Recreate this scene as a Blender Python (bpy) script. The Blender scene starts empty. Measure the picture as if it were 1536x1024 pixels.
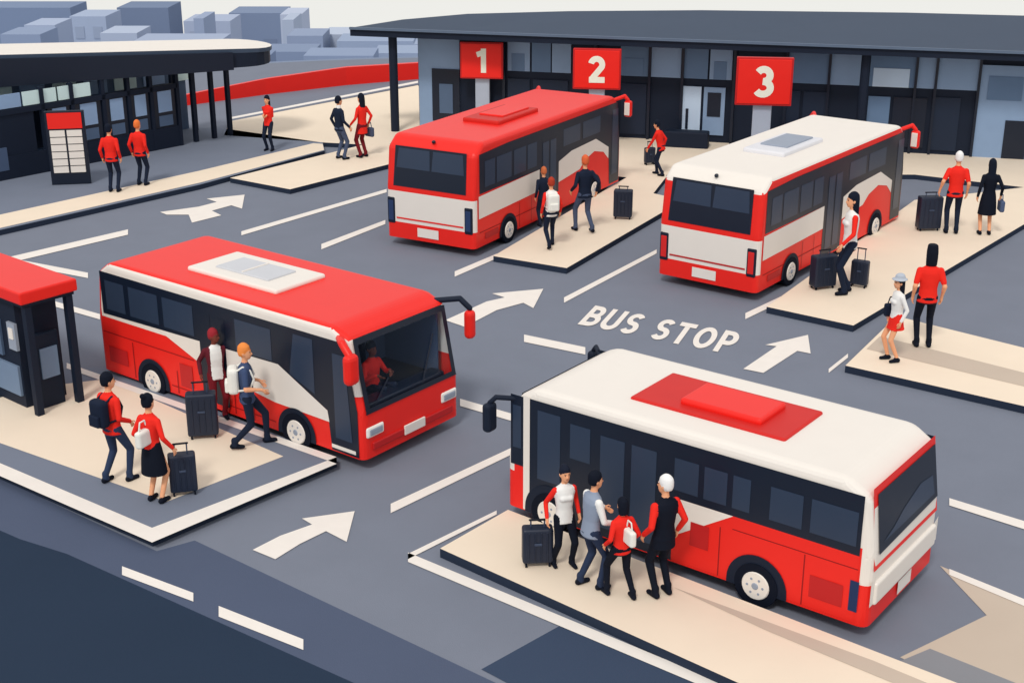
import bpy, bmesh, math, random
import numpy as np
from mathutils import Vector, Matrix
random.seed(3)
CH=8.7; F=2050.0; TP=762/2050.0
PIT=math.atan(TP); cp=math.cos(PIT); sp=math.sin(PIT)
def G(x,y,z=0.0):
    """plan position of a point lying at height z"""
    u=(x-768)/F; v=(y-512)/F; s=(CH-z)/(sp+v*cp)
    return Vector((u*s,(cp-v*sp)*s,z))
def hgt(Y,y):
    v=(y-512)/F
    return CH-Y*(sp+v*cp)/(cp-v*sp)
# ---------------- materials
_m={}
def lin(c):
    c=c/255.0
    return c/12.92 if c<=0.04045 else ((c+0.055)/1.055)**2.4
def mat(rgb,k=1.0,rough=0.6,spec=0.25,noise=0.06,scale=3.0,name=None,bump=0):
    key=(rgb,k,rough,spec,noise,scale,bump)
    if key in _m: return _m[key]
    m=bpy.data.materials.new(name or "paint_%d_%d_%d"%rgb); m.use_nodes=True
    nt=m.node_tree; b=nt.nodes['Principled BSDF']
    c=[min(0.86,lin(v)*k) for v in rgb]
    b.inputs['Roughness'].default_value=rough
    b.inputs['Specular IOR Level'].default_value=spec
    if noise>0:
        tc=nt.nodes.new('ShaderNodeTexCoord'); n=nt.nodes.new('ShaderNodeTexNoise')
        n.inputs['Scale'].default_value=scale; n.inputs['Detail'].default_value=6
        r=nt.nodes.new('ShaderNodeMix'); r.data_type='RGBA'
        r.inputs[6].default_value=[v*(1-noise) for v in c]+[1]
        r.inputs[7].default_value=[min(.9,v*(1+noise)) for v in c]+[1]
        nt.links.new(tc.outputs['Object'],n.inputs['Vector'])
        nt.links.new(n.outputs['Fac'],r.inputs[0]); nt.links.new(r.outputs[2],b.inputs['Base Color'])
        if bump:
            n2=nt.nodes.new('ShaderNodeTexNoise'); n2.inputs['Scale'].default_value=60; n2.inputs['Detail'].default_value=4
            bp=nt.nodes.new('ShaderNodeBump'); bp.inputs['Strength'].default_value=bump; bp.inputs['Distance'].default_value=.01
            nt.links.new(tc.outputs['Object'],n2.inputs['Vector']); nt.links.new(n2.outputs['Fac'],bp.inputs['Height']); nt.links.new(bp.outputs[0],b.inputs['Normal'])
    else: b.inputs['Base Color'].default_value=c+[1]
    _m[key]=m; return m
RED=mat((232,38,30),1.05,.4,.3,.03,name="red_paint"); DRED=mat((190,30,32),1.0,.45,.3,.03,name="dark_red_paint")
WHITE=mat((247,241,233),.88,.5,.25,.02,name="white_paint")
NAVY=mat((17,28,46),1.0,.35,.4,.05,name="navy_glass"); PANE=mat((46,60,82),1.0,.3,.4,.08,1.5,name="window_pane")
NAVY2=mat((22,32,50),1.0,.6,.2,.05,name="navy_metal"); GREYP=mat((150,160,176),1.0,.6,name="grey_panel")
SLATE=mat((100,118,142),1.3,.6,name="slate_panel"); SLATE2=mat((72,90,115),1.3,.6,name="slate_dark_panel")
FS=mat((102,122,148),1.8,.6,name="facade_panel"); FS2=mat((76,97,124),1.7,.6,name="facade_glass"); FP=mat((160,178,200),1.5,.6,name="facade_pale_panel")
PALE=mat((168,184,204),1.6,.6,name="pale_panel")
ROOFM=mat((60,74,94),1.0,.6,.2,.05,1.0,name="roof_metal")
ASPH=mat((108,114,127),1.3,.9,.1,.07,1.2,name="asphalt",bump=.3); BAND=mat((78,88,110),1.1,.9,.1,.06,.8,name="purple_grey_asphalt",bump=.3)
DARKR=mat((44,59,80),.9,.9,.1,.06,.6,name="navy_asphalt",bump=.3); MIDR=mat((60,74,97),1.0,.9,.1,.06,.8,name="slate_asphalt",bump=.3)
LAND=mat((135,150,176),.9,.9,.05,.08,.05,name="far_land")
CREAM=mat((232,217,197),1.06,.85,.1,.04,1.5,name="pavement_stone"); TAUPE=mat((190,176,161),1.1,.85,.1,.04,1.5,name="pavement_taupe")
GREYPL=mat((112,120,136),1.15,.85,.1,.05,1.5,name="pavement_grey"); GREYL=mat((138,140,146),1.0,.85,.1,.05,1.5,name="pavement_light_grey")
KERB=mat((42,52,70),1.0,.8,.1,.05,name="kerb_stone"); PAINT=mat((247,241,234),.90,.8,.1,.05,4,name="road_paint")
TYRE=mat((16,22,36),1,.8,.1,.05,name="tyre_rubber")
def glass():
    m=bpy.data.materials.new("windscreen_glass"); m.use_nodes=True; nt=m.node_tree; nt.nodes.clear()
    o=nt.nodes.new('ShaderNodeOutputMaterial'); mx=nt.nodes.new('ShaderNodeMixShader')
    t=nt.nodes.new('ShaderNodeBsdfTransparent'); t.inputs[0].default_value=(.88,.92,.96,1)
    g=nt.nodes.new('ShaderNodeBsdfGlossy'); g.inputs['Roughness'].default_value=.1; g.inputs[0].default_value=(.5,.6,.7,1)
    mx.inputs[0].default_value=.05
    nt.links.new(t.outputs[0],mx.inputs[1]); nt.links.new(g.outputs[0],mx.inputs[2]); nt.links.new(mx.outputs[0],o.inputs[0]); return m
GLASS=glass()
# ---------------- mesh builder
class MB:
    def __init__(s): s.v=[];s.f=[];s.mi=[];s.mats=[];s.M=Matrix.Identity(4);s.sm=[]
    def mid(s,m):
        if m not in s.mats: s.mats.append(m)
        return s.mats.index(m)
    def add(s,vs,fs,m,smooth=False):
        o=len(s.v); s.v+= [s.M@Vector(v) for v in vs]
        for i,f in enumerate(fs):
            s.f.append([o+k for k in f]); s.mi.append(s.mid(m[i] if isinstance(m,list) else m)); s.sm.append(smooth)
    def box(s,c,d,m,rz=0):
        x,y,z=[k/2 for k in d]; R=Matrix.Rotation(rz,3,'Z'); c=Vector(c)
        vs=[c+R@Vector((sx*x,sy*y,sz*z)) for sz in(-1,1) for sy in(-1,1) for sx in(-1,1)]
        s.add(vs,[(0,2,3,1),(4,5,7,6),(0,1,5,4),(2,6,7,3),(0,4,6,2),(1,3,7,5)],m)
    def prism(s,poly,z0,z1,mt,ms):
        n=len(poly)
        f0=z0 if callable(z0) else (lambda p:z0); f1=z1 if callable(z1) else (lambda p:z1)
        vs=[(p[0],p[1],f0(p)) for p in poly]+[(p[0],p[1],f1(p)) for p in poly]
        s.add(vs,[tuple(range(n,2*n)),tuple(range(n))[::-1]]+[(i,(i+1)%n,n+(i+1)%n,n+i) for i in range(n)],[mt,ms]+[ms]*n)
    def poly(s,pts,m): s.add(pts,[tuple(range(len(pts)))],m)
    def bm(s,bm,m,smooth=False):
        bm.verts.index_update()
        s.add([v.co.copy() for v in bm.verts],[[v.index for v in f.verts] for f in bm.faces],m,smooth)
    def rbox(s,c,d,b,m,seg=3,M=None):
        bm=bmesh.new(); bmesh.ops.create_cube(bm,size=1)
        for v in bm.verts: v.co=Vector((v.co.x*d[0],v.co.y*d[1],v.co.z*d[2]))
        bmesh.ops.bevel(bm,geom=bm.edges[:],offset=b,segments=seg,profile=.5,affect='EDGES',clamp_overlap=True)
        T=Matrix.Translation(c)@(M or Matrix.Identity(4))
        for v in bm.verts: v.co=T@v.co
        s.bm(bm,m); bm.free()
    def cyl(s,p0,p1,r0,r1,m,n=16,smooth=False):
        p0=Vector(p0);p1=Vector(p1);d=(p1-p0).normalized(); a=d.orthogonal().normalized(); b=d.cross(a)
        vs=[p+ (a*math.cos(2*math.pi*i/n)+b*math.sin(2*math.pi*i/n))*r for p,r in((p0,r0),(p1,r1)) for i in range(n)]
        s.add(vs,[(i,(i+1)%n,n+(i+1)%n,n+i) for i in range(n)]+[tuple(range(n))[::-1],tuple(range(n,2*n))],m,smooth)
    def cap(s,p0,p1,r0,r1,m,n=12):
        vs,fs=capsule(p0,p1,r0,r1,n); s.add(vs,fs,m,True)
    def tube(s,pts,r,m,n=8):
        for a,b in zip(pts[:-1],pts[1:]): s.cap(a,b,r,r,m,n)
    def build(s,name,loc=(0,0,0),rz=0,sc=1):
        me=bpy.data.meshes.new(name); me.from_pydata([tuple(v) for v in s.v],[],s.f)
        for m in s.mats: me.materials.append(m)
        me.polygons.foreach_set('material_index',s.mi); me.polygons.foreach_set('use_smooth',s.sm); me.update()
        o=bpy.data.objects.new(name,me); bpy.context.collection.objects.link(o)
        o.location=loc; o.rotation_euler=(0,0,rz); o.scale=(sc,sc,sc); return o
def capsule(p0,p1,r0,r1,n=12):
    p0=Vector(p0);p1=Vector(p1);d=p1-p0
    d=d.normalized() if d.length>1e-6 else Vector((0,0,1)); a=d.orthogonal().normalized(); b=d.cross(a)
    vs=[p0-d*r0]; 
    for ang in(-60,-30,0):
        t=math.radians(ang)
        for i in range(n):
            w=2*math.pi*i/n; vs.append(p0+d*r0*math.sin(t)+(a*math.cos(w)+b*math.sin(w))*r0*math.cos(t))
    for ang in(0,30,60):
        t=math.radians(ang)
        for i in range(n):
            w=2*math.pi*i/n; vs.append(p1+d*r1*math.sin(t)+(a*math.cos(w)+b*math.sin(w))*r1*math.cos(t))
    vs.append(p1+d*r1); fs=[]
    for i in range(n): fs.append((0,1+(i+1)%n,1+i))
    for k in range(5):
        o=1+k*n
        for i in range(n): fs.append((o+i,o+(i+1)%n,o+n+(i+1)%n,o+n+i))
    o=1+5*n; e=len(vs)-1
    for i in range(n): fs.append((o+i,o+(i+1)%n,e))
    return vs,fs
# ---------------- people
def ik(s,t,a,b,pole):
    d=t-s; L=d.length; mx=a+b-1e-3
    if L>mx: t=s+d*(mx/L); L=mx; d=t-s
    L=max(L,abs(a-b)+.01); x=(a*a-b*b+L*L)/(2*L); h=math.sqrt(max(a*a-x*x,0)); dn=d.normalized()
    p=pole-dn*pole.dot(dn); p.normalize(); return s+dn*x+p*h,t
def remesh(vs,fs,vox):
    me=bpy.data.meshes.new('tmp'); me.from_pydata([tuple(v) for v in vs],[],fs); o=bpy.data.objects.new('tmp',me)
    bpy.context.collection.objects.link(o)
    m=o.modifiers.new('r','REMESH'); m.mode='VOXEL'; m.voxel_size=vox
    m=o.modifiers.new('s','SMOOTH'); m.factor=.5; m.iterations=3
    dg=bpy.context.evaluated_depsgraph_get(); ev=o.evaluated_get(dg); r=ev.to_mesh()
    V=np.empty(len(r.vertices)*3,np.float32); r.vertices.foreach_get('co',V); V=V.reshape(-1,3)
    Fs=[list(p.vertices) for p in r.polygons]; C=np.empty(len(r.polygons)*3,np.float32); r.polygons.foreach_get('center',C); C=C.reshape(-1,3)
    N=np.empty(len(r.polygons)*3,np.float32); r.polygons.foreach_get('normal',N); N=N.reshape(-1,3)
    ev.to_mesh_clear(); bpy.data.objects.remove(o); bpy.data.meshes.remove(me); return V,Fs,C,N
SKIN=(238,168,128); DSKIN=(120,62,52); NV=(24,34,54); DK=(16,24,40); GR=(70,82,108); RD=(232,44,34); WH=(244,238,230); BLK=(14,20,34)
def person(name,pos,height,yaw,top=RD,legs=NV,hair=DK,skin=SKIN,sleeve=None,inner=None,shoe=BLK,feet=((-.10,0,0),(.10,0,0)),
           hands=(None,None),lean=0,skirt=None,skirtc=None,style='short',head=(0,0),pack=None,tote=None,fem=False,shorts=False,hipz=.90,hat=None,collar=None,coat=0):
    sleeve=sleeve or top; prims=[]
    def cap(p0,p1,r0,r1,tag): prims.append(('c',Vector(p0),Vector(p1),r0,r1,tag))
    def loft(M,rings,tag): prims.append(('l',M,rings,tag))
    for sx,ft in zip((-1,1),feet):
        d2=(ft[0]-sx*.085)**2+ft[1]**2; hipz=min(hipz,.08+ft[2]+math.sqrt(max(.83**2-d2,.01)))
    P=Vector((0,0,hipz)); U=Matrix.Translation(P)@Matrix.Rotation(math.radians(-lean),4,'X')
    w=.90 if fem else 1.0
    legtag='skin' if skirt else 'legs'
    for sx,ft in zip((-1,1),feet):
        hip=P+Vector((sx*.085,0,-.02)); an=Vector((ft[0],ft[1],.085+ft[2])); kn,an=ik(hip,an,.43,.42,Vector((sx*.1,1,.1)))
        f=.85 if skirt else 1
        cap(hip,kn,.088*f,.058*f,legtag); cap(kn,an+Vector((0,0,.02)),.06*f,.043*f,legtag); 
        if not skirt: cap(an+Vector((0,0,.06)),an+Vector((0,.005,-.01)),.05,.052,'legs')
        hd=an+Vector((0,-.035,-.04)); td=an+Vector((sx*.015,.13,-.05)); 
        if ft[2]>.03: td=an+Vector((0,.10,-.10))
        cap(hd,td,.043,.034,'shoe'); cap(an,td*.5+hd*.5,.04,.04,'shoe')
    loft(Matrix.Translation(P),[(-.13,.13*w+.01,.10,0),(-.03,.157,.118,-.008),(.08,.14*w,.105,0)],'legs' if not skirt else 'skirt')
    b=-.09-coat
    loft(U,[(b,.162*w+.008,.125,0),(.02,.155*w,.115,0),(.14,.142*w,.105,.0),(.29,.165*w,.118,.0),(.41,.185*w,.115,-.005),(.475,.168*w,.095,-.005),(.52,.085,.065,0),(.545,.06,.055,0)],'top')
    if fem: cap(U@Vector((-.06,.085,.33)),U@Vector((.06,.085,.33)),.055,.055,'top')
    if skirt: 
        loft(Matrix.Translation(P),[(-skirt,.205,.17,0),(-.18,.185,.15,0),(0,.16,.12,0),(.1,.138,.10,0)],'skirt')
    cap(U@Vector((0,-.005,.50)),U@Vector((0,.01,.64)),.05,.046,'skin')
    if collar: cap(U@Vector((-.02,0,.545)),U@Vector((.02,0,.545)),.062,.062,'collar')
    Hm=U@Matrix.Translation((0,.01,.60))@Matrix.Rotation(math.radians(lean*.6),4,'X')@Matrix.Rotation(math.radians(head[0]),4,'Z')@Matrix.Rotation(math.radians(-head[1]),4,'X')
    loft(Hm,[(-.005,.035,.045,.035),(.03,.058,.075,.02),(.08,.07,.09,.01),(.14,.074,.096,0),(.19,.066,.085,-.005),(.235,.03,.045,-.01)],'skin')
    cap(Hm@Vector((0,.095,.105)),Hm@Vector((0,.112,.078)),.010,.015,'skin')
    for sx in(-1,1): cap(Hm@Vector((sx*.073,-.003,.075)),Hm@Vector((sx*.076,-.008,.105)),.014,.018,'skin')
    loft(Hm,[(.05,.06,.05,-.045),(.10,.083,.078,-.03),(.155,.086,.098,-.012),(.205,.075,.092,-.01),(.245,.045,.055,-.012),(.262,.02,.025,-.012)],'hair')
    if style=='long': loft(Hm,[(-.24,.035,.02,-.075),(-.17,.08,.04,-.07),(-.05,.088,.055,-.055),(.06,.09,.07,-.04),(.14,.088,.08,-.03)],'hair')
    if style=='bob': loft(Hm,[(-.03,.08,.055,-.045),(.06,.09,.075,-.035),(.14,.088,.085,-.03)],'hair')
    if style=='bun': cap(Hm@Vector((0,-.06,.2)),Hm@Vector((0,-.10,.24)),.05,.045,'hair')
    if style=='scarf': loft(Hm,[(-.06,.09,.07,-.03),(.06,.095,.09,-.03),(.16,.095,.10,-.02),(.27,.085,.09,-.01),(.29,.07,.08,-.01)],'hair')
    if hat:
        loft(Hm,[(.165,.15,.16,0),(.18,.14,.15,0),(.20,.09,.105,-.005),(.26,.08,.09,-.005),(.29,.04,.05,-.005)],'hat')
    fingers=[]
    for i,sx in enumerate((-1,1)):
        sh=U@Vector((sx*.168*w,-.005,.445)); t=hands[i]; t=Vector(t) if t else Vector((sx*.235,.02,hipz-.02))
        el,t=ik(sh,t,.27,.25,Vector((sx*.35,-1,-.1)))
        cap(sh,el,.056*w,.043*w,'sleeve'); 
        mid=el.lerp(t,.5) if shorts else el.lerp(t,.93)
        cap(el,mid,.043*w,.036*w if not shorts else .034,'sleeve' if not shorts else 'skin'); cap(mid,t,.03,.026,'skin')
        if shorts: prims[-3]=('c',sh,sh.lerp(el,.75),.058*w,.05*w,'sleeve'); cap(sh.lerp(el,.7),el,.04,.036,'skin')
        fd=((t-el).normalized()*.6+Vector((0,0,-.5))).normalized(); cap(t,t+fd*.07,.027,.026,'skin')
        lat=Vector((0,1,0)); lat=(lat-fd*lat.dot(fd)).normalized(); inn=Vector((-sx,0,0))
        for k in range(4):
            L=(.066,.075,.072,.058)[k]; b0=t+fd*.075+lat*(.024-.016*k); b1=b0+fd*L*.5+inn*.006; b2=b1+(fd*.7+inn*.6).normalized()*L*.5
            fingers+= [(b0,b1,.0085,.008),(b1,b2,.008,.007)]
        b0=t+fd*.03+lat*.022; b1=b0+(lat*.8+fd*.7).normalized()*.035; b2=b1+(fd+lat*.1).normalized()*.03
        fingers+=[(b0,b1,.011,.009),(b1,b2,.009,.008)]
    vs=[];fs=[]
    for p in prims:
        o=len(vs)
        if p[0]=='c': a,b_=capsule(p[1],p[2],p[3],p[4],14)
        else:
            n=22;a=[];b_=[]
            for (z,rx,ry,oy) in p[2]:
                a+=[p[1]@Vector((rx*math.cos(2*math.pi*i/n),oy+ry*math.sin(2*math.pi*i/n),z)) for i in range(n)]
            R=len(p[2])
            for k in range(R-1): b_+=[(k*n+i,k*n+(i+1)%n,(k+1)*n+(i+1)%n,(k+1)*n+i) for i in range(n)]
            b_+=[tuple(range(n))[::-1],tuple(range((R-1)*n,R*n))]
        vs+=a; fs+=[[o+q for q in f] for f in b_]
    V,Fs,C,N=remesh(vs,fs,.0125)
    best=np.full(len(C),1e9); tag=np.zeros(len(C),int); tags=[]
    for p in prims:
        if p[0]=='c':
            p0=np.array(p[1]);v=np.array(p[2])-p0; t=np.clip(((C-p0)@v)/max(v@v,1e-9),0,1)
            d=np.linalg.norm(C-(p0+t[:,None]*v),axis=1)-(p[3]+(p[4]-p[3])*t)
        else:
            Mi=np.array(p[1].inverted()); Q=C@Mi[:3,:3].T+Mi[:3,3]; r=np.array(p[2]); z=Q[:,2]
            rx=np.interp(z,r[:,0],r[:,1]);ry=np.interp(z,r[:,0],r[:,2]);oy=np.interp(z,r[:,0],r[:,3])
            q=np.sqrt((Q[:,0]/rx)**2+((Q[:,1]-oy)/ry)**2); d=(q-1)*np.minimum(rx,ry)
            dz=np.maximum(np.maximum(r[0,0]-z,z-r[-1,0]),0); d=np.where(dz>0,np.sqrt(np.maximum(d,0)**2+dz**2),d)
        if p[-1]=='hair' or p[-1]=='hat' or p[-1]=='collar': d=d-.004
        if p[-1]=='top': d=d-.003
        if p[-1] not in tags: tags.append(p[-1])
        k=d<best; best[k]=d[k]; tag[k]=tags.index(p[-1])
    cols=dict(top=top,legs=legs,skin=skin,hair=hair,sleeve=sleeve,shoe=shoe,skirt=skirtc or legs,hat=hat,inner=inner,collar=collar)
    if inner:
        tags.append('inner'); Ui=np.array(U.inverted()); Q=C@Ui[:3,:3].T+Ui[:3,3]
        k=(tag==tags.index('top'))&(np.abs(Q[:,0])<.10)&(Q[:,1]>.01); tag[k]=len(tags)-1
    mb=MB(); idx=[mb.mid(mat(cols[t],1.05,.8,.15,.06,9)) for t in tags]
    mb.v=[Vector(v) for v in V.tolist()]; mb.f=Fs; mb.mi=[idx[t] for t in tag.tolist()]; mb.sm=[True]*len(Fs)
    sk=mat(skin,1.05,.8,.15,.06,9); dk=mat(BLK,1.05,.8,.15,.06,9)
    for f in fingers: mb.cap(f[0],f[1],f[2],f[3],sk,6)
    mb.M=Hm
    for sx in(-1,1):
        mb.cap((sx*.028,.085,.115),(sx*.03,.088,.115),.009,.009,dk,6); mb.cap((sx*.018,.094,.135),(sx*.042,.083,.136),.004,.004,mat(hair,1.05,.8,.15,.06,9),5)
    mb.cap((-.018,.092,.045),(.018,.092,.045),.005,.005,mat((170,70,60),1,.8,.15,.06,9),6)
    mb.M=U
    if pack:
        pm=mat(pack,1.0,.8,.15,.06,9)
        mb.rbox((0,-.19,.27),(.29,.17,.42),.06,pm); mb.rbox((0,-.29,.18),(.21,.06,.18),.025,pm)
        for sx in(-1,1): mb.tube([(sx*.10,-.13,.44),(sx*.105,-.03,.50),(sx*.11,.075,.44),(sx*.12,.125,.30),(sx*.15,.05,.14),(sx*.11,-.13,.12)],.017,pm)
    mb.M=Matrix.Identity(4)
    if tote:
        tp,tc=tote; tm=mat(tc,1.0,.8,.15,.06,9); tp=Vector(tp)
        mb.rbox(tp,(.11,.30,.26),.04,tm); mb.tube([tp+Vector((0,-.09,.12)),tp+Vector((0,-.05,.26)),tp+Vector((0,.05,.26)),tp+Vector((0,.09,.12))],.012,tm)
    return mb.build(name,pos,math.radians(yaw),height/1.75)
def P(name,x,y,ytop,yaw,z=.13,**k):
    p=G(x,y,z); h=hgt(p.y,ytop)-z; return person(name,p,h,yaw,**k)
def suitcase(x,y,ybody,ytop,yaw,z=.13,col=NV,w=.62,d=.30):
    p=G(x,y,z); hb=hgt(p.y,ybody)-z; ht=max(hgt(p.y,ytop)-z,hb+.04); mb=MB(); m=mat(col,1.1,.45,.4,.05,6); g=mat((60,72,96),1,.5); 
    W=hb*w
    mb.rbox((0,0,.05+(hb-.05)/2),(W,W*.5,hb-.06),.035,m)
    for k in(-.3,-.1,.1,.3):
        mb.rbox((k*W,W*.25,.05+(hb-.05)/2),(.022,.02,hb*.75),.006,m,1); mb.rbox((k*W,-W*.25,.05+(hb-.05)/2),(.022,.02,hb*.75),.006,m,1)
    for sx in(-1,1):
        for sy in(-1,1): mb.cyl((sx*W*.38-.012,sy*W*.16,.028),(sx*W*.38+.012,sy*W*.16,.028),.028,.028,TYRE,10)
        mb.cyl((sx*W*.22,0,hb-.03),(sx*W*.22,0,ht-.01),.010,.010,g,8)
    mb.cap((-W*.25,0,ht-.01),(W*.25,0,ht-.01),.015,.015,mat(BLK,1,.6),8)
    mb.rbox((0,-W*.27,hb*.62),(W*.25,.015,.035),.006,g,1)
    return mb.build('suitcase',p,math.radians(yaw))
# ---------------- ground
def ground():
    mb=MB(); n=96; rs=[0.001,12,24,34,38.5,40,46,60,90,150,300,700,1600]; cx,cy=2,19
    vs=[];
    for r in rs:
        z=0 if r<=38.5 else -(r-38.5)*.24+(.18 if r==40 else 0)
        for i in range(n):
            a=2*math.pi*i/n; vs.append((cx+r*math.cos(a),cy+r*math.sin(a),z))
    fs=[];ms=[]
    for k in range(len(rs)-1):
        for i in range(n): fs.append((k*n+i,k*n+(i+1)%n,(k+1)*n+(i+1)%n,(k+1)*n+i)); ms.append(ASPH if rs[k+1]<=38.5 else LAND)
    mb.add(vs,fs,ms); mb.build('ground')
ground()
def sheet(name,pts,m,z=.004):
    mb=MB(); mb.poly([G(x,y,z) for x,y in pts],m); return mb.build(name)
def platform(name,pts,m,h=.13,extra=()):
    mb=MB(); mb.prism([G(x,y,h) for x,y in pts],0,h,m,KERB)
    for i,(q,mm) in enumerate(extra): mb.poly([G(x,y,h+.004*(i+1)) for x,y in q],mm)
    return mb.build(name)
sheet('road',[(-80,680),(235,826),(292,810),(800,1050),(-80,1050)],BAND,.004)  # purple-grey patch laid over the lower-left road
sheet('road',[(-80,745),(0,795),(30,808),(100,830),(590,1050),(-80,1050)],DARKR,.008)  # darker navy patch on top of the purple-grey one
sheet('road',[(722,1003),(850,932),(1110,1050),(830,1060)],MIDR,.0045)  # slate-coloured triangle on the road at the bottom
platform('pavement',[(-120,372),(0,345),(300,277),(487,226),(484,214),(330,192),(-120,192)],GREYPL,extra=[([(-120,348),(0,322),(300,256),(470,215),(484,216),(486,225),(300,274),(0,342),(-120,368)],CREAM)])
platform('pavement',[(336,203),(345,182),(627,128),(650,160),(1700,200),(1700,300),(1372,262),(1002,262),(980,290),(1025,300),(850,402),(740,384),(940,266),(900,262),(585,246),(435,284),(345,267),(545,217),(488,214)],CREAM)
platform('pavement',[(1150,460),(1280,488),(1540,334),(1700,240),(1700,262),(1372,300)],CREAM)
platform('pavement',[(1268,548),(1345,474),(1700,562),(1700,646)],CREAM,extra=[([(1320,504),(1700,600),(1700,618),(1300,523)],TAUPE)])
platform('pavement',[(660,822),(762,764),(1310,975),(1700,1125),(1700,1290)],CREAM,extra=[([(1010,880),(1310,990),(1600,1110),(1500,1090),(1150,945)],TAUPE)])  # taupe strip is a shadow painted onto the pavement beside the city bus
sheet('pavement',[(1350,985),(1480,922),(1410,848),(1700,965),(1700,1150)],TAUPE,.006)
sheet('pavement',[(1340,995),(1395,972),(1640,1070),(1620,1120)],GREYL,.010)
platform('pavement',[(-120,650),(-120,655),(228,806),(505,688),(160,548),(90,556)],GREYPL,extra=[([(-120,628),(0,664),(250,752),(425,684),(160,568),(60,580)],CREAM)])
def line(name,segs,m=PAINT,z=.012):
    mb=MB()
    for (x0,y0,x1,y1,t0,t1) in segs: mb.poly([G(x0,y0-t0/2,z),G(x1,y1-t1/2,z),G(x1,y1+t1/2,z),G(x0,y0+t0/2,z)],m)
    return mb.build(name)
def pm(name,pts,z=.012):
    mb=MB(); mb.poly([G(x,y,z) for x,y in pts],PAINT); return mb.build(name)
line('lane_line',[(362,350,580,286,6,5),(482,370,578,333,8,6),(682,411,745,384,8,7),(846,450,985,377,8,6),(1118,474,1215,428,9,8),(586,762,776,672,14,10)])
line('road_edge_line',[(0,393,192,348,9,8),(0,388,132,413,8,8),(80,455,150,475,8,8)])
line('dashed_lane_line',[(786,507,878,526,11,11),(956,545,1058,568,10,10),(690,603,776,628,11,11),(183,855,290,895,13,13),(328,916,455,966,16,16),(1243,556,1272,533,6,6)])
line('road_edge_line',[(1424,752,1700,838,11,14),(1424,857,1700,970,9,13)])
line('road_edge_line',[(612,835,1700,1290,14,22),(612,834,745,768,8,6)],z=.0125)
line('platform_edge_line',[(-120,652,228,802,18,22),(228,802,505,690,22,10),(100,548,505,690,8,10)],z=.138)
pm('direction_arrow',[(379,824),(420,803),(468,786),(453,777),(532,766),(520,812),(489,796),(450,815),(413,838)])
pm('direction_arrow',[(668,480),(730,452),(757,446),(738,440),(815,433),(800,462),(785,454),(745,465),(697,490)])
pm('direction_arrow',[(1115,553),(1165,519),(1148,517),(1212,502),(1216,530),(1196,526),(1145,559)])
pm('direction_arrow',[(240,318),(298,310),(325,303),(310,298),(367,292),(363,313),(347,308),(318,316),(332,323),(288,334),(283,322),(250,322)])
# block lettering drawn as strokes
def arc(cx,cy,rx,ry,a0,a1,n=14): return [(cx+rx*math.cos(math.radians(a0+(a1-a0)*i/n)),cy+ry*math.sin(math.radians(a0+(a1-a0)*i/n))) for i in range(n+1)]
GL={'B':(.60,[[(.1,0),(.1,1)],[(.1,.9)]+arc(.30,.705,.19,.195,90,-90)+[(.1,.51)],[(.1,.51)]+arc(.33,.305,.22,.205,90,-90)+[(.1,.10)]]),
'U':(.66,[[(.1,1)]+arc(.33,.33,.23,.23,180,360)+[(.56,1)]]),
'S':(.60,[arc(.30,.70,.20,.20,30,270)+arc(.30,.30,.20,.20,90,-150)[1:]]),
'T':(.62,[[(0,.9),(.62,.9)],[(.31,.9),(.31,0)]]),'O':(.74,[arc(.37,.5,.27,.40,0,360,28)]),
'P':(.60,[[(.1,0),(.1,1)],[(.1,.9)]+arc(.30,.67,.21,.23,90,-90)+[(.1,.44)]]),' ':(.30,[]),
'1':(.42,[[(.30,0),(.30,1)],[(.30,.84),(.02,.74)]]),
'2':(.64,[arc(.31,.68,.21,.21,170,-30)+[(.12,.12)],[(.03,.11),(.62,.11)]]),
'3':(.62,[arc(.28,.70,.20,.19,150,-90),arc(.28,.31,.23,.20,95,-150)])}
def lettering(mb,body,fn,m,t=.2,gap=.13):
    x=0; tot=sum(GL[c][0]+gap for c in body)-gap; k=0
    for c in body:
        w,strokes=GL[c]
        for s in strokes:
            k+=1; L=[];R=[]; n=len(s)
            for i,pnt in enumerate(s):
                a=Vector(s[max(i-1,0)]); b=Vector(s[min(i+1,n-1)]); 
                d1=(Vector(pnt)-a); d2=(b-Vector(pnt)); 
                if d1.length<1e-6: d1=d2
                if d2.length<1e-6: d2=d1
                d1.normalize(); d2.normalize(); tt=(d1+d2).normalized(); nn=Vector((-tt.y,tt.x)); sc=min(1/max(nn.dot(Vector((-d1.y,d1.x))),.3),1.6)
                if c=='O' and i in(0,n-1): nn=Vector((-1,0)); sc=1
                L.append(Vector(pnt)+nn*t/2*sc); R.append(Vector(pnt)-nn*t/2*sc)
            vs=[fn((x+q.x)/tot,q.y,k) for q in L+R]
            mb.add(vs,[(i,i+1,n+i+1,n+i) for i in range(n-1)],m)
        x+=w+gap
O=G(866,486,.012); X=G(1094,531,.012)-O; Y=G(893,458,.012)-O
mb=MB(); lettering(mb,"BUS STOP",lambda a,b,k:O+X*a+Y*b+Vector((0,0,.0008*(k%4))),PAINT,.19); mb.build('bus_stop_lettering')
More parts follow.
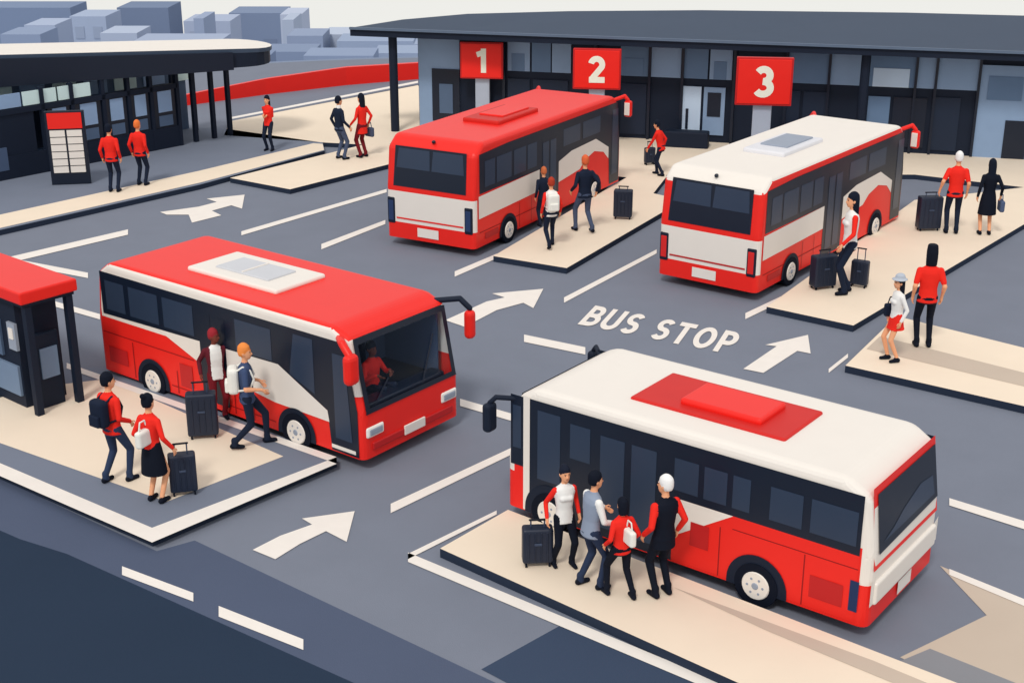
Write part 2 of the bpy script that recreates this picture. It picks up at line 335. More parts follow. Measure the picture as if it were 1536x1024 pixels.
# ---------------- buses
SEAM=mat((150,26,28),1.0,.5,.2,.03,name="panel_seam"); SEAMW=mat((196,196,198),.9,.5,.2,.03,name="panel_seam_grey")
def bus(name,kind,corner,heading,L,W,H,near):
    h=Vector((math.cos(heading),math.sin(heading),0)); left=Vector((-h.y,h.x,0)); far=left if near=='R' else -left
    loc=Vector((corner.x,corner.y,0))+h*L/2+far*W/2
    mb=MB(); z0=.20; hl=L/2; hw=W/2; BZ=H-z0
    if kind in'A': fr=[(hl,z0+.36*BZ),(hl-.22,z0+.93*BZ),(hl-.55,H)]
    else: fr=[(hl,z0+.4*BZ),(hl-.15,z0+.90*BZ),(hl-.45,H)]
    rr=[(-hl+.4,H),(-hl+.10,z0+.90*BZ),(-hl,z0+.5*BZ)]
    out=[(-hl,z0),(hl,z0)]+fr+rr
    bm=bmesh.new(); n=len(out)
    a=[bm.verts.new((x,-hw,z)) for x,z in out]; b=[bm.verts.new((x,hw,z)) for x,z in out]
    bm.faces.new(a); bm.faces.new(b[::-1])
    for i in range(n): bm.faces.new((a[i],b[i],b[(i+1)%n],a[(i+1)%n]))
    bmesh.ops.recalc_face_normals(bm,faces=bm.faces[:])
    bmesh.ops.bevel(bm,geom=[e for e in bm.edges if not all(v.co.z<z0+.01 for v in e.verts)],offset=.11,segments=4,profile=.5,affect='EDGES',clamp_overlap=True)
    zc={'A':[.02,.5],'B':[.30,.56],'C':[.16,.47],'D':[.16,.47]}[kind]
    for q in zc+[.90]: bmesh.ops.bisect_plane(bm,geom=bm.verts[:]+bm.edges[:]+bm.faces[:],plane_co=(0,0,z0+q*BZ),plane_no=(0,0,1))
    for q in(-hl+.13,hl-.13): bmesh.ops.bisect_plane(bm,geom=bm.verts[:]+bm.edges[:]+bm.faces[:],plane_co=(q,0,0),plane_no=(1,0,0))
    def mf(f):
        c=f.calc_center_median(); nn=f.normal; bz=(c.z-z0)/BZ
        if kind=='A':
            if nn.x>.75 and bz>.40 and abs(nn.y)<.1 and abs(nn.z)<.6: return GLASS
            if nn.z>.6: return RED
            if bz>.5: return WHITE if c.x>-hl+.2 else RED
            return RED
        if kind=='B':
            if bz>.56: return WHITE
            if c.x>hl-.2: return WHITE if bz>.30 else RED
            return RED if bz<.3 or c.x>-hl+.3 else WHITE
        if kind in'CD':
            if kind=='D' and nn.z>.35: return WHITE
            if c.x<-hl+.13 and .16<bz<.47: return WHITE
            return RED
    bm.faces.ensure_lookup_table(); ms=[mf(f) for f in bm.faces]
    bm.verts.index_update(); mb.add([v.co.copy() for v in bm.verts],[[v.index for v in f.verts] for f in bm.faces],ms); bm.free()
    def sd(pts,m,off=.006,sides=(-1,1)):
        for s in sides: mb.poly([(-hl+q*L,s*(hw+off),z0+r*BZ) for q,r in pts],m)
    def rect(a0,a1,b0,b1,m,off=.010,sides=(-1,1)): sd([(a0,b0),(a1,b0),(a1,b1),(a0,b1)],m,off,sides)
    ns=(-1,) if near=='R' else (1,)
    def xr(z,o):
        z=(z-z0)/BZ; return -hl-o if z<=.5 else -hl+.10*(z-.5)/.4-o
    def rd(pts,m,off=.008): mb.poly([(xr(z0+r*BZ,off),hw-q*W,z0+r*BZ) for q,r in pts],m)
    f1,f2=fr[0],fr[1]
    def xf(z,o):
        return hl+o if z<=f1[1] else hl+(f2[0]-hl)*(z-f1[1])/(f2[1]-f1[1])+o
    def fd(pts,m,off=.01): mb.poly([(xf(z0+r*BZ,off),-hw+q*W,z0+r*BZ) for q,r in pts],m)
    wr=.30 if kind!='B' else .285
    def wheel(a,sides=(-1,1)):
        x=-hl+a*L
        for s in sides:
            k=18; pts=[(x+.40*math.cos(math.pi*i/k),s*(hw+.016),.27+.41*math.sin(math.pi*i/k)) for i in range(k+1)]
            pts=[(x+.40,s*(hw+.016),z0+.005)]+pts+[(x-.40,s*(hw+.016),z0+.005)]
            mb.poly(pts,NAVY2)
            mb.cyl((x,s*(hw-.22),wr),(x,s*(hw+.03),wr),wr,wr,TYRE,28)
            mb.cyl((x,s*(hw+.03),wr),(x,s*(hw+.045),wr),wr*.64,wr*.60,WHITE,24)
            mb.cyl((x,s*(hw+.045),wr),(x,s*(hw+.055),wr),wr*.16,wr*.13,GREYP,12)
            for q in range(6):
                an=q*math.pi/3; mb.cyl((x+wr*.36*math.cos(an),s*(hw+.042),wr+wr*.36*math.sin(an)),(x+wr*.36*math.cos(an),s*(hw+.05),wr+wr*.36*math.sin(an)),.016,.016,GREYP,8)
    mb.box((0,0,z0-.03),(L-.5,W-.3,.05),TYRE)
    if kind in'CD':
        rect(.03,.40,.14,.147,SEAM,.009); 
        for q in (.27,.345): rect(q,q+.002,.02,.27,SEAM,.009)
        sd([(.03,.52),(.40,.52),(.40,.02),(.53,.02),(.53,.52),(.62,.58),(.80,.60),(.90,.45),(.91,.02),(.985,.02),(.985,.50),(.965,.92),(.20,.92),(.03,.90)],NAVY)
        sd([(.025,.28),(.40,.30),(.40,.52),(.025,.50)],WHITE,.007)
        sd([(.53,.30),(.53,.52),(.62,.58),(.80,.60),(.90,.45),(.90,.32),(.86,.42),(.79,.47),(.72,.42),(.68,.34)],WHITE,.007)
        for a0,a1 in((.06,.12),(.13,.22),(.235,.31),(.32,.38)): rect(a0,a1,.57,.82,PANE)
        for a0,a1 in((.42,.46),(.47,.51)): rect(a0,a1,.08,.78,PANE,.011)
        for a0,a1 in((.56,.68),(.70,.83)): rect(a0,a1,.66,.84,PANE)
        rect(.925,.97,.12,.85,PANE,.011)
        rd([(.09,.52),(.91,.52),(.90,.91),(.10,.91)],NAVY)
        rd([(.12,.70),(.50,.70),(.49,.89),(.14,.89)],PANE,.012); rd([(.52,.70),(.88,.70),(.86,.89),(.53,.89)],PANE,.012)
        mb.cap((xr(H-.12,0)+.1,0,H-.07),(xr(H-.12,0)+.12,0,H-.07),.04,.04,NAVY,8)
        rd([(.36,.04),(.60,.04),(.60,.13),(.36,.13)],WHITE,.014)
        rd([(.12,.195),(.88,.195),(.88,.21),(.12,.21)],DRED if kind=='D' else RED,.011)
        for q in(.0,.875):
            mb.rbox((-hl+.05,hw-(q+.06)*W,z0+.27*BZ),(.14,.20,.26*BZ),.03,NAVY2); mb.rbox((-hl-.015,hw-(q+.06)*W,z0+.27*BZ),(.03,.13,.20*BZ),.012,mat((40,60,100),1) if kind=='C' else mat((215,40,40),1))
        mb.rbox((-.02*L-L*.05,0,H+.03),(L*.26,W*.42,.12),.04,mat((200,38,30),1,.5) if kind=='C' else mat((225,226,232),.95,.5))
        mb.rbox((-L*.05,0,H+.10),(L*.17,W*.28,.05),.02,RED if kind=='C' else GREYP)
        wheel(.20); wheel(.79)
        for s in(-1,1):
            mb.tube([(hl-.35,s*(hw-.1),H-.15),(hl-.05,s*(hw+.10),H-.06),(hl-.02,s*(hw+.18),H-.16)],.05,RED); mb.rbox((hl-.01,s*(hw+.19),H-.38),(.15,.20,.42),.06,RED); mb.rbox((hl-.09,s*(hw+.19),H-.38),(.03,.14,.32),.01,WHITE)
        rect(.06,.14,.06,.12,DRED,.011)
        fd([(.05,.42),(.95,.42),(.92,.9),(.08,.9)],NAVY,.012)
    if kind=='A':
        rect(.02,.40,.36,.367,SEAM,.008); rect(.30,.70,.07,.077,SEAM,.009)
        for q in(.145,.325,.55,.62): rect(q,q+.003,.02,.34 if q<.3 else .22,SEAM,.009)
        sd([(.03,.53),(.72,.57),(.885,.32),(.895,.01),(.985,.01),(.985,.38),(.95,.90),(.03,.91)],NAVY)
        sd([(.26,.542),(.72,.57),(.885,.32),(.89,.23),(.70,.24),(.44,.34)],WHITE,.008)
        rect(.895,.975,.03,.06,WHITE,.011)
        for a0,a1 in((.05,.13),(.15,.27),(.29,.41),(.57,.70)): rect(a0,a1,.58,.84,PANE)
        sd([(.76,.52),(.845,.42),(.845,.86),(.78,.86)],PANE,.010); sd([(.91,.12),(.965,.12),(.95,.80),(.91,.80)],PANE,.011)
        rect(.43,.475,.05,.80,NAVY,.010,ns); rect(.48,.53,.05,.80,NAVY,.010,ns)
        rect(.04,.12,.10,.24,DRED,.011); rect(.34,.39,.10,.30,DRED,.011)
        LN=mat((58,72,96),1.5,.6)
        mb.box((hl-.95,0,z0+.34*BZ),(1.5,W-.26,.03),NAVY2); mb.box((hl-1.42,0,z0+.62*BZ),(.03,W-.26,.60*BZ),LN)
        for s in(-1,1): mb.box((hl-.85,s*(hw-.13),z0+.60*BZ),(1.1,.02,.56*BZ),LN)
        mb.rbox((hl-.26,0,z0+.36*BZ+.02),(.28,W-.36,.10),.04,NAVY)
        mb.rbox((hl-1.05,-.14,z0+.55*BZ),(.14,.46,.70),.05,NAVY2)
        fd([(.03,.36),(.97,.36),(.955,.40),(.045,.40)],NAVY); 
        for q,q2 in((.035,.075),(.925,.965)): fd([(q,.36),(q2,.36),(q2,.92),(q,.92)],NAVY,.012)
        fd([(.04,.88),(.96,.88),(.95,.925),(.05,.925)],NAVY,.013)
        fd([(.60,.41),(.62,.41),(.80,.74),(.79,.75)],NAVY,.02); fd([(.12,.41),(.14,.41),(.30,.56),(.29,.57)],NAVY,.02)
        hlm=mat((250,240,232),1,.3)
        for s in(-1,1): mb.rbox((hl-.01,s*(hw-.25),z0+.21*BZ),(.07,.36,.17),.045,hlm); mb.rbox((hl+.012,s*(hw-.25),z0+.21*BZ),(.05,.27,.10),.02,GREYP)
        mb.rbox((hl+.0,0,z0+.09*BZ),(.06,W-.36,.12),.02,DRED); mb.rbox((hl+.03,0,z0+.10*BZ),(.03,.46,.15),.01,WHITE)
        mb.tube([(hl-.5,-hw+.10,H-.16),(hl-.22,-hw-.12,H-.14),(hl-.04,-hw-.15,H-.3)],.06,RED); mb.rbox((hl-.04,-hw-.15,H-.48),(.17,.24,.46),.08,RED)
        mb.tube([(hl-.4,hw-.12,H-.12),(hl-.02,hw+.08,H-.06),(hl+.12,hw+.14,H-.2)],.045,NAVY2); mb.rbox((hl+.12,hw+.14,H-.46),(.16,.17,.46),.07,RED)
        mb.rbox((-L*.04,0,H+.02),(L*.34,W*.50,.09),.04,WHITE); mb.rbox((-L*.04,0,H+.075),(L*.2,W*.28,.04),.015,mat((205,208,214),.95,.5)); mb.box((-L*.04,0,H+.10),(.03,W*.26,.02),WHITE)
        wheel(.225); wheel(.775)
    if kind=='B':
        sd([(.03,.50),(.50,.50),(.50,.01),(.925,.01),(.925,.92),(.03,.92)],NAVY)
        rect(.925,.945,.01,.93,WHITE,.008); rect(.945,.985,.36,.92,NAVY,.009); rect(.952,.978,.50,.84,PANE,.012)
        sd([(.34,.50),(.50,.50),(.50,.20)],WHITE,.008); sd([(.03,.02),(.50,.02),(.50,.20),(.34,.50),(.03,.50)],RED,.005)
        rect(.03,.34,.40,.407,SEAM,.007); 
        for q in(.155,.37): rect(q,q+.003,.02,.39,SEAM,.007)
        for a0,a1 in((.04,.15),(.17,.25),(.30,.345),(.36,.42),(.435,.50)): rect(a0,a1,.56,.80,PANE)
        rect(.74,.80,.55,.82,PANE); rect(.55,.62,.08,.80,PANE,.010); rect(.64,.71,.08,.80,PANE,.010); rect(.83,.90,.3,.85,PANE,.010)
        rect(.06,.14,.10,.26,DRED,.012); rect(.40,.45,.18,.36,DRED,.012); rect(.004+.02,.045,.10,.32,mat((30,50,90),1),.013)
        rd([(.03,.40),(.97,.40),(.95,.955),(.05,.955)],RED,.006) 
        rd([(.08,.50),(.95,.52),(.94,.90),(.10,.90)],NAVY,.012)
        rd([(.14,.56),(.90,.56),(.88,.70),(.70,.72),(.45,.66),(.30,.60)],PANE,.016)
        rd([(.0,.16),(1,.16),(1,.34),(.9,.30),(.10,.30),(.0,.34)],WHITE,.014); mb.rbox((-hl-.01,0,z0+.23*BZ),(.07,W-.2,.16*BZ),.03,WHITE)
        rd([(.42,.03),(.62,.03),(.62,.13),(.42,.13)],WHITE,.018)
        mb.rbox((-L*.02,0,H+.0),(L*.42,W*.52,.07),.03,mat((205,38,34),1,.5)); mb.rbox((-L*.04,0,H+.06),(L*.22,W*.34,.10),.04,RED)
        for s in(-1,1):
            mb.tube([(hl-.2,s*(hw-.08),H-.22),(hl+.05,s*(hw+.16),H-.18),(hl+.12,s*(hw+.20),H-.26)],.035,NAVY2); mb.rbox((hl+.12,s*(hw+.21),H-.46),(.13,.2,.40),.05,NAVY2)
        wheel(.27); wheel(.86)
        fd([(.05,.42),(.95,.42),(.92,.9),(.08,.9)],NAVY,.012)
    return mb.build(name,loc,heading),loc,h,left
def head_from(c0,c1): d=c1-c0; return math.atan2(d.y,d.x)
cA=G(157,568); LA=6.05; oA,lA,hA,sA=bus('coach_bus','A',cA,math.radians(-37.5),LA,2.15,2.14,'R')
cB=G(1296,966); oB,lB,hB,sB=bus('city_bus','B',cB,math.radians(180-37.2),5.15,2.02,1.98,'L')
cC=G(712,388); bus('coach_bus','C',cC,head_from(cC,G(945,264))-math.radians(2.2),7.3,2.3,2.48,'R')
cD=G(1133,455); bus('coach_bus','D',cD,head_from(cD,G(1362,316))-math.radians(2),7.3,2.26,2.44,'R')
dp=lA+hA*(LA/2-.66)-sA*.16
person('bus_driver',Vector((dp.x,dp.y,.50)),1.5,-90-38,top=RD,legs=NV,hair=DK,feet=((-.1,.26,.1),(.1,.26,.1)),hipz=.48,hands=((-.16,.28,.80),(.16,.28,.80)),skin=(110,64,54))
# ---------------- terminal
TO=G(525,45,3.2); TE=G(1536,82,3.2); ang=head_from(TO,TE); td=Vector((math.cos(ang),math.sin(ang),0)); tn=Vector((-td.y,td.x,0))
def fx(px,off=1.3,z=1.5):
    o=TO+tn*off; u=(px-768)/F; c=(CH-z)*sp
    return (u*(o.y*cp+c)-o.x)/(td.x-u*td.y*cp)
def terminal():
    mb=MB(); 
    back=[(0,.25),(1.2,1.3),(3,2.2),(6,3.0),(10,3.7),(16,4.4),(24,4.9),(34,5.2)]
    zt=[3.24,3.38,3.5,3.58,3.65,3.68,3.66,3.6]
    n=len(back)
    vs=[(x,0,3.02) for x,_ in back]+[(x,0,3.22) for x,_ in back]+[(x,y,z) for (x,y),z in zip(back,zt)]+[(x,y,3.02) for x,y in back]
    fs=[];ms=[]
    for i in range(n-1):
        fs+=[(i,i+1,n+i+1,n+i),(n+i,n+i+1,2*n+i+1,2*n+i),(2*n+i,2*n+i+1,3*n+i+1,3*n+i),(3*n+i,3*n+i+1,i+1,i)]; ms+=[NAVY2,ROOFM,NAVY2,NAVY2]
    fs+=[(0,n,2*n,3*n),(n-1,2*n-1,3*n-1,4*n-1)]; ms+=[NAVY2,NAVY2]
    mb.add(vs,fs,ms)
    mb.box((17,-.03,3.25),(34,.08,.07),mat((92,108,130),1))
    fy=1.3; x0=fx(628)
    mb.box(((x0+34)/2,fy+1.0,1.5),(34-x0,2.0,3.0),NAVY2)
    def pn(a,b,z0,z1,m,o=.03): 
        xa,xb=fx(a),fx(b); mb.box(((xa+xb)/2,fy-o/2,(z0+z1)/2),(xb-xa,o,z1-z0),m)
    pn(629,690,.1,2.98,FS,.04); pn(649,690,.35,1.95,NAVY,.07); pn(660,680,.6,1.5,SLATE2,.09)
    for i,(a,b) in enumerate([(762,795),(798,826),(828,856),(930,972),(976,1020),(1025,1060),(1063,1096),(1180,1240),(1243,1288),(1300,1368),(1372,1462)]):
        pn(a,b,1.98,2.92,[FS,FS2][i%2],.04)
        if i%3==0: pn(a+6,b-8,1.98,2.5,FP if i==9 else FS2,.055)
    for a,b in[(762,795),(800,852),(932,970),(1180,1200),(1205,1240),(1400,1440)]: pn(a,b,.25,1.75,mat((30,42,62),1,.4),.04)
    pn(1022,1052,.35,1.75,FP,.05); pn(1056,1088,.35,1.75,FS,.05); pn(1062,1082,.9,1.6,NAVY,.07); pn(1030,1034,.5,1.1,NAVY,.08)
    pn(1302,1335,.3,1.7,FS2,.04); pn(1340,1390,.3,1.7,NAVY,.05)
    pn(1466,1700,.05,2.7,FS,.06); pn(1478,1530,1.75,2.4,FS2,.08); pn(1510,1545,.05,1.2,NAVY,.08); pn(1560,1640,.5,1.9,FP,.08)
    for a in(727,757,893,974,1023,1100,1178,1241,1370,1400,1464): pn(a-2,a+2,0,3.0,NAVY,.12)
    for px in (591,1293,1700): mb.cyl((fx(px,.45),.45,.1),(fx(px,.45),.45,3.03),.13,.13,NAVY2,16)
    for px in (1030,1200): mb.rbox((fx(px,.2),.5,.35),(1.3,.4,.5),.05,NAVY2)
    o=mb.build('bus_terminal_building',(TO.x,TO.y,0),ang)
terminal()
def bay_sign(num,x0,x1,yt,yb,fy):
    xm=(x0+x1)/2; p=G(xm,fy,.13); sc=F/(p.y*cp+(CH-2.5)*sp); w=(x1-x0)/sc; zt=hgt(p.y,yt); zb=hgt(p.y,yb); h=zt-zb
    mb=MB(); mb.rbox((0,.14,(zb-.13)/2+.1),(w*.33,.16,zb+.1),.02,mat((150,160,176),1.3,.6))
    mb.rbox((0,0,zb-.13+h/2),(w,.14,h),.02,DRED); mb.rbox((0,-.075,zb-.13+h/2),(w*.93,.03,h*.92),.01,RED)
    nh=h*.66; nw=GL[num][0]*nh
    lettering(mb,num,lambda a,b,k:Vector(((a-.5)*nw,-.094-.001*k,zb-.13+h/2+(b-.5)*nh)),mat((250,238,214),1.1),.22)
    mb.build('bay_number_sign',p,ang*.5)
bay_sign('1',691,756,63,118,200); bay_sign('2',857,929,73,134,222); bay_sign('3',1096,1180,86,158,250)
# ---------------- left shelter
def shelter():
    o=G(0,272,.13); e=G(340,205,.13); a=head_from(o,e); L=(e-o).length
    mb=MB()
    c0=G(0,128,2.4); c1=G(420,97,2.4); ca=head_from(c0,c1); CL=(c1-c0).length
    mb.M=Matrix.Translation((c0.x,c0.y,0))@Matrix.Rotation(ca,4,'Z')
    R=.95; pts=[(-8,0),(CL-R,0)]
    for i in range(1,11):
        t=-math.pi/2+math.pi*i/10; pts.append((CL-R+R*math.cos(t),1.1+1.1*math.sin(t)))
    pts+=[(-8,2.2)]
    zt=lambda p:3.22-.062*max(p[0],-3)
    mb.prism(pts,2.4,zt,NAVY2,NAVY2)
    mb.prism([(x+(.06 if x>0 else 0),y) for x,y in pts],lambda p:zt(p)+.004,lambda p:zt(p)+.12,WHITE,ROOFM)
    mb.prism([(-8,-.12),(CL-1.4,-.12),(CL-1.4,-.01),(-8,-.01)],2.36,lambda p:zt(p)+.02,NAVY2,NAVY)
    mb.M=Matrix.Translation((o.x,o.y,.13))@Matrix.Rotation(a,4,'Z')
    top=2.26; LP=mat((150,172,198),2.2,.5,name="clerestory_glass"); LQ=mat((104,124,150),2.0,.5,name="shelter_glass")
    mb.box(((L-7)/2,1.9,1.1),(L+7,.12,2.2),SLATE2)
    for i in range(-6,8): mb.box((i*1.0+.3,1.83,1.8),(.75,.05,.6),LP if i%2 else LQ)
    for i in range(-6,6,1): mb.box((i*1.0+.3,1.82,.8),(.8,.05,1.1),SLATE if i%3==0 else NAVY)
    end=L*.78
    mb.box(((end-7)/2,.05,.3),(end+7,.12,.6),NAVY2); mb.box(((end-7)/2,.05,1.75),(end+7,.14,.14),NAVY2)
    for i in range(-6,3): mb.box((i*1.05+.4,.05,2.02),(.98,.04,.36),LP if i%3 else LQ)
    mb.box((-2.9,.06,.9),(8.2,.08,1.7),NAVY2)
    for i in range(7): mb.box((-6+.95*i+.3,.0,.55),(.6,.04,.6),mat((64,80,106),1.3))
    for t in(.2,.32,.45,.56,.66,.78): mb.box((L*t,.05,top/2),(.11,.14,top),NAVY2)
    for t0,t1 in((.22,.31),(.33,.44),(.46,.55),(.57,.65),(.67,.77)): mb.box((L*(t0+t1)/2,.05,1.15),(L*(t1-t0),.03,1.2),NAVY); mb.box((L*(t0+t1)/2,.03,1.35),(L*(t1-t0)*.62,.03,.6),LQ); mb.box((L*(t0+t1)/2,.03,.8),(L*(t1-t0)*.62,.03,.3),SLATE2)
    for t in(.86,.95,1.03): mb.box((L*t,.1,top/2),(.12,.12,top),NAVY2)
    for t in(.9,1.0): mb.box((L*t,1.5,top/2),(.12,.12,top),NAVY2)
    mb.build('waiting_shelter')
    p=G(108,276,.13); zt=hgt(p.y,166)-.13; m=MB(); s=F/(p.y*cp+6*sp); w=50/s
    m.rbox((0,0,zt/2),(w*1.16,.12,zt),.02,NAVY); m.box((0,-.07,zt*.87),(w,.03,zt*.21),RED)
    for r in range(6):
        for c in range(2): m.box(((c-.5)*w*.5,-.07,zt*(.70-.098*r)),(w*.44,.03,zt*.085),WHITE)
    m.build('timetable_board',p,a*.2)
shelter()
# ---------------- kiosk lower-left
def kiosk():
    a=math.radians(-40); n=G(60,622,.13); mb=MB(); h=1.80
    mb.rbox((-1.95,.36,h+.16),(4.1,1.0,.20),.03,RED); mb.box((-1.95,.36,h+.03),(4.0,.9,.05),NAVY2)
    mb.box((0,0,h/2),(.11,.11,h),NAVY2); mb.box((0,.72,h/2),(.11,.11,h),NAVY2)
    mb.box((-2.2,.38,h/2),(3.6,.72,h),NAVY2); 
    mb.box((-1.4,.0,1.1),(1.1,.04,.6),SLATE2); mb.box((-.9,.0,.45),(.9,.05,.5),SLATE)
    mb.rbox((-.20,.36,.62),(.10,.42,1.24),.02,NAVY2); mb.box((-.14,.36,.75),(.03,.30,.5),SLATE); 
    mb.box((-.50,.0,1.2),(.22,.05,.45),GREYP); mb.box((-.50,-.03,1.25),(.12,.02,.18),WHITE)
    mb.build('ticket_kiosk',n,a)
kiosk()
# ---------------- red wall, city
def wall():
    px=[(150,176),(270,160),(400,142),(520,128),(640,118),(760,112)]; hh=[.3,.35,.55,.65,.6,.6]
    mb=MB(); pts=[G(x,y) for x,y in px]; n=len(pts); vs=[];
    for p,h in zip(pts,hh): vs+=[(p.x,p.y,0),(p.x,p.y,h),(p.x,p.y+.25,h),(p.x,p.y+.25,0)]
    fs=[];ms=[]
    for i in range(n-1):
        for k in range(3): fs.append((4*i+k,4*i+4+k,4*i+5+k,4*i+1+k)); ms.append(RED)
    mb.add(vs,fs,ms); mb.build('red_boundary_wall')
wall()
line('road_edge_line',[(343,178,627,123,3,3)],z=.14)
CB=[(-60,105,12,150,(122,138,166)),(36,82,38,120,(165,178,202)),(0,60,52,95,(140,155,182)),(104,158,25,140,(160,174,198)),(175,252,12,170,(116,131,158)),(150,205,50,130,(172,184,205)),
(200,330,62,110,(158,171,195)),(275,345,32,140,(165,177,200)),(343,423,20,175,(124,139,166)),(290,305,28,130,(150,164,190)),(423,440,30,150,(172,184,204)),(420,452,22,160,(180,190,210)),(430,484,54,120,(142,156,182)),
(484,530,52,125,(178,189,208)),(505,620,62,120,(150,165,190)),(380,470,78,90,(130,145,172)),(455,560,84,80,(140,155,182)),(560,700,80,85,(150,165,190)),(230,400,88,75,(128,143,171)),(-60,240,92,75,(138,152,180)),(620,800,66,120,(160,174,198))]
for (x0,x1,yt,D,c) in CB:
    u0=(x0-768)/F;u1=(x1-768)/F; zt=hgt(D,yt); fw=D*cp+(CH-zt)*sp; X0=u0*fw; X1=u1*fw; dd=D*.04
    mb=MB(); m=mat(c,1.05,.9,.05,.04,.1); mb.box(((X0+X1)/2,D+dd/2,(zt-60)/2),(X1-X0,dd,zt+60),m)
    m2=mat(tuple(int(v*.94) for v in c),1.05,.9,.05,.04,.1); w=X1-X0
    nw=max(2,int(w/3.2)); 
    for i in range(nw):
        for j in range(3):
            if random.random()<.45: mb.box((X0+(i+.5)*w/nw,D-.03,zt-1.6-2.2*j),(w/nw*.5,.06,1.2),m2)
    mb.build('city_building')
# ---------------- people
P('man',172,288,186,-5,top=RD,legs=NV,hair=DK)
P('man',214,278,180,-15,top=RD,legs=NV,hair=(230,120,60))
P('woman',405,226,143,160,top=RD,legs=NV,fem=True,style='long',hands=((-.05,.16,1.15),(.05,.17,1.17)))
P('man',511,239,144,-50,top=NV,legs=GR,collar=WH,hair=DK,hands=(None,(.30,.14,.92)),feet=((-.12,0,0),(.12,.05,0)))
P('woman',545,236,140,50,top=RD,legs=(110,24,34),sleeve=RD,fem=True,style='long',coat=.15,hands=((-.30,.14,.92),(.25,0,.9)),tote=((.27,.0,.66),GR))
P('man',990,263,180,60,top=RD,legs=NV,lean=14,hands=((-.25,.35,.85),None),feet=((-.1,-.12,0),(.1,.16,0)))
suitcase(974,247,221,212,20)
P('man',815,340,250,20,top=NV,legs=NV,hair=(200,110,70))
P('woman',826,371,265,15,top=WH,sleeve=RD,legs=NV,hair=(170,60,40),skin=SKIN,pack=WH,feet=((-.10,-.22,.04),(.10,.20,0)),fem=True)
P('man',876,348,232,25,top=NV,legs=GR,hair=(214,100,60),feet=((-.12,.18,0),(.12,-.16,.02)),hands=((-.27,.12,.95),(.27,-.05,.92)))
suitcase(934,328,284,279,-10)
P('woman',1268,440,288,95,top=WH,sleeve=RD,legs=NV,style='long',fem=True,hands=((-.27,.22,.93),(.27,-.18,.90)),feet=((-.09,.06,0),(.09,-.06,0)))
suitcase(1233,432,382,374,20,w=.72); suitcase(1288,430,390,372,-30)
P('man',1426,350,227,-10,top=RD,legs=NV,hair=(238,236,232),hands=((-.32,-.02,.92),None),shorts=True)
suitcase(1391,345,294,288,5,w=.66)
P('woman',1476,352,238,-5,top=BLK,legs=BLK,skirt=.42,skirtc=BLK,fem=True,style='long',hands=(None,(.27,.02,.92)),sleeve=BLK,tote=((.30,.02,.68),(80,94,124)),shoe=BLK)
P('woman',1383,520,370,-5,top=RD,legs=BLK,style='scarf',hair=BLK,shorts=True)
P('woman',1338,541,413,100,top=WH,legs=BLK,skirt=.22,skirtc=RD,fem=True,style='long',hat=(176,184,196),hair=BLK,tote=((.24,.0,.98),NV),feet=((-.1,-.04,0),(.1,.06,0)))
P('man',330,628,492,-155,top=(96,30,42),inner=WH,legs=(110,24,34),hair=(150,40,50),skin=DSKIN,hands=((-.25,.1,.95),(.28,.02,.92)),head=(45,0))
suitcase(306,655,588,572,10,w=.62)
P('man',376,669,512,-80,top=(60,76,110),sleeve=(60,76,110),legs=NV,hair=(232,140,70),pack=WH,feet=((-.1,.26,0),(.1,-.24,.02)),hands=((-.2,.2,1.02),(.2,.24,1.02)),shorts=True,head=(-10,0))
P('boy',177,722,558,-35,top=RD,legs=(44,58,86),hair=BLK,pack=NV,feet=((-.12,-.12,0),(.13,.12,0)),hands=((-.2,.2,1.0),(.22,.16,.98)),head=(-20,0))
P('woman',236,752,590,-25,top=RD,legs=BLK,skirt=.42,skirtc=BLK,fem=True,style='bun',hair=BLK,hands=((-.2,.1,.95),(.34,.06,.92)),pack=None,tote=((.02,-.18,1.12),WH))
suitcase(277,740,679,664,15,w=.6)
P('woman',845,850,697,-160,top=WH,sleeve=RD,legs=BLK,hair=(24,30,46),fem=True,style='short',hands=((-.24,.02,.9),(.30,.05,.92)),feet=((-.14,0,0),(.12,-.12,0)))
suitcase(806,846,789,778,5,w=.72)
P('man',884,880,706,-65,top=(140,152,172),sleeve=WH,legs=(40,52,78),hair=BLK,lean=4,feet=((-.12,-.08,0),(.12,.10,0)),hands=((-.15,.28,1.1),(.2,.30,1.0)))
P('woman',930,894,745,25,top=RD,legs=BLK,hair=BLK,fem=True,style='bob',feet=((-.16,.14,0),(.14,-.16,0)),hands=((-.24,.10,.93),(.24,.08,.93)),tote=((.02,-.19,1.15),WH))
P('man',992,893,712,30,top=BLK,sleeve=RD,legs=BLK,hair=(236,234,232),coat=.08,hands=((-.25,.10,.92),(.24,.03,.9)),head=(25,0))
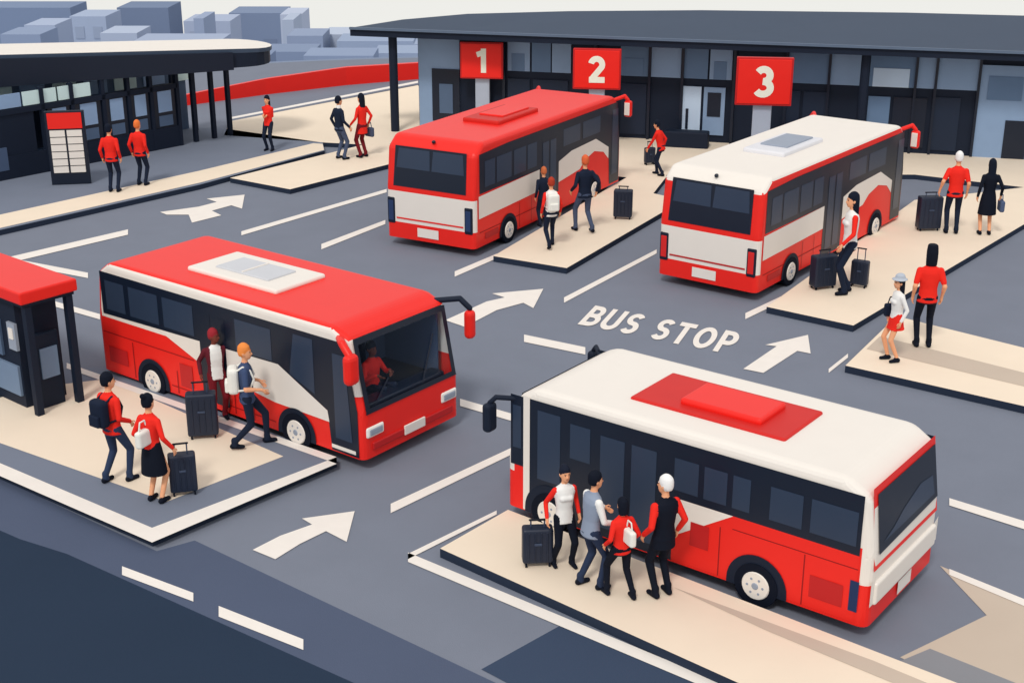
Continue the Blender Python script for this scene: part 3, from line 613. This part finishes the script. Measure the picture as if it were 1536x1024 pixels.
# ---------------- light
w=bpy.data.worlds.new("World"); bpy.context.scene.world=w; w.use_nodes=True; nt=w.node_tree; bg=nt.nodes['Background']
tc=nt.nodes.new('ShaderNodeTexCoord'); sx=nt.nodes.new('ShaderNodeSeparateXYZ'); mxn=nt.nodes.new('ShaderNodeMath'); mxn.operation='MAXIMUM'; mxn.inputs[1].default_value=.06
cx=nt.nodes.new('ShaderNodeCombineXYZ'); sky=nt.nodes.new('ShaderNodeTexSky'); sky.sky_type='NISHITA'; sky.sun_disc=False
EL=math.radians(50); SD=Vector((.22,.70,0)).normalized()
sky.sun_elevation=EL; sky.sun_rotation=math.atan2(-SD.x,-SD.y)
mix=nt.nodes.new('ShaderNodeMix'); mix.data_type='RGBA'; mix.inputs[0].default_value=.82; mix.inputs[7].default_value=(7.4,7.15,6.85,1)
nt.links.new(tc.outputs['Generated'],sx.inputs[0]); nt.links.new(sx.outputs[0],cx.inputs[0]); nt.links.new(sx.outputs[1],cx.inputs[1]); nt.links.new(sx.outputs[2],mxn.inputs[0]); nt.links.new(mxn.outputs[0],cx.inputs[2])
nt.links.new(cx.outputs[0],sky.inputs['Vector']); nt.links.new(sky.outputs[0],mix.inputs[6]); nt.links.new(mix.outputs[2],bg.inputs['Color']); bg.inputs['Strength'].default_value=.122
sl=bpy.data.lights.new('sun','SUN'); sl.energy=1.5; sl.angle=math.radians(10); sl.color=(1,.95,.88)
so=bpy.data.objects.new('sun',sl); bpy.context.collection.objects.link(so)
dv=Vector((SD.x*math.cos(EL),SD.y*math.cos(EL),-math.sin(EL))); so.rotation_euler=dv.to_track_quat('-Z','Y').to_euler()
cam=bpy.data.cameras.new('camera'); cam.lens=F/1536*36; cam.sensor_width=36; cam.clip_end=4000; cam.clip_start=.1
co=bpy.data.objects.new('camera',cam); bpy.context.collection.objects.link(co); co.location=(0,0,CH); co.rotation_euler=(math.pi/2-PIT,0,0)
bpy.context.scene.camera=co
vs_=bpy.context.scene.view_settings; vs_.view_transform='Standard'; vs_.look='None'; vs_.exposure=0
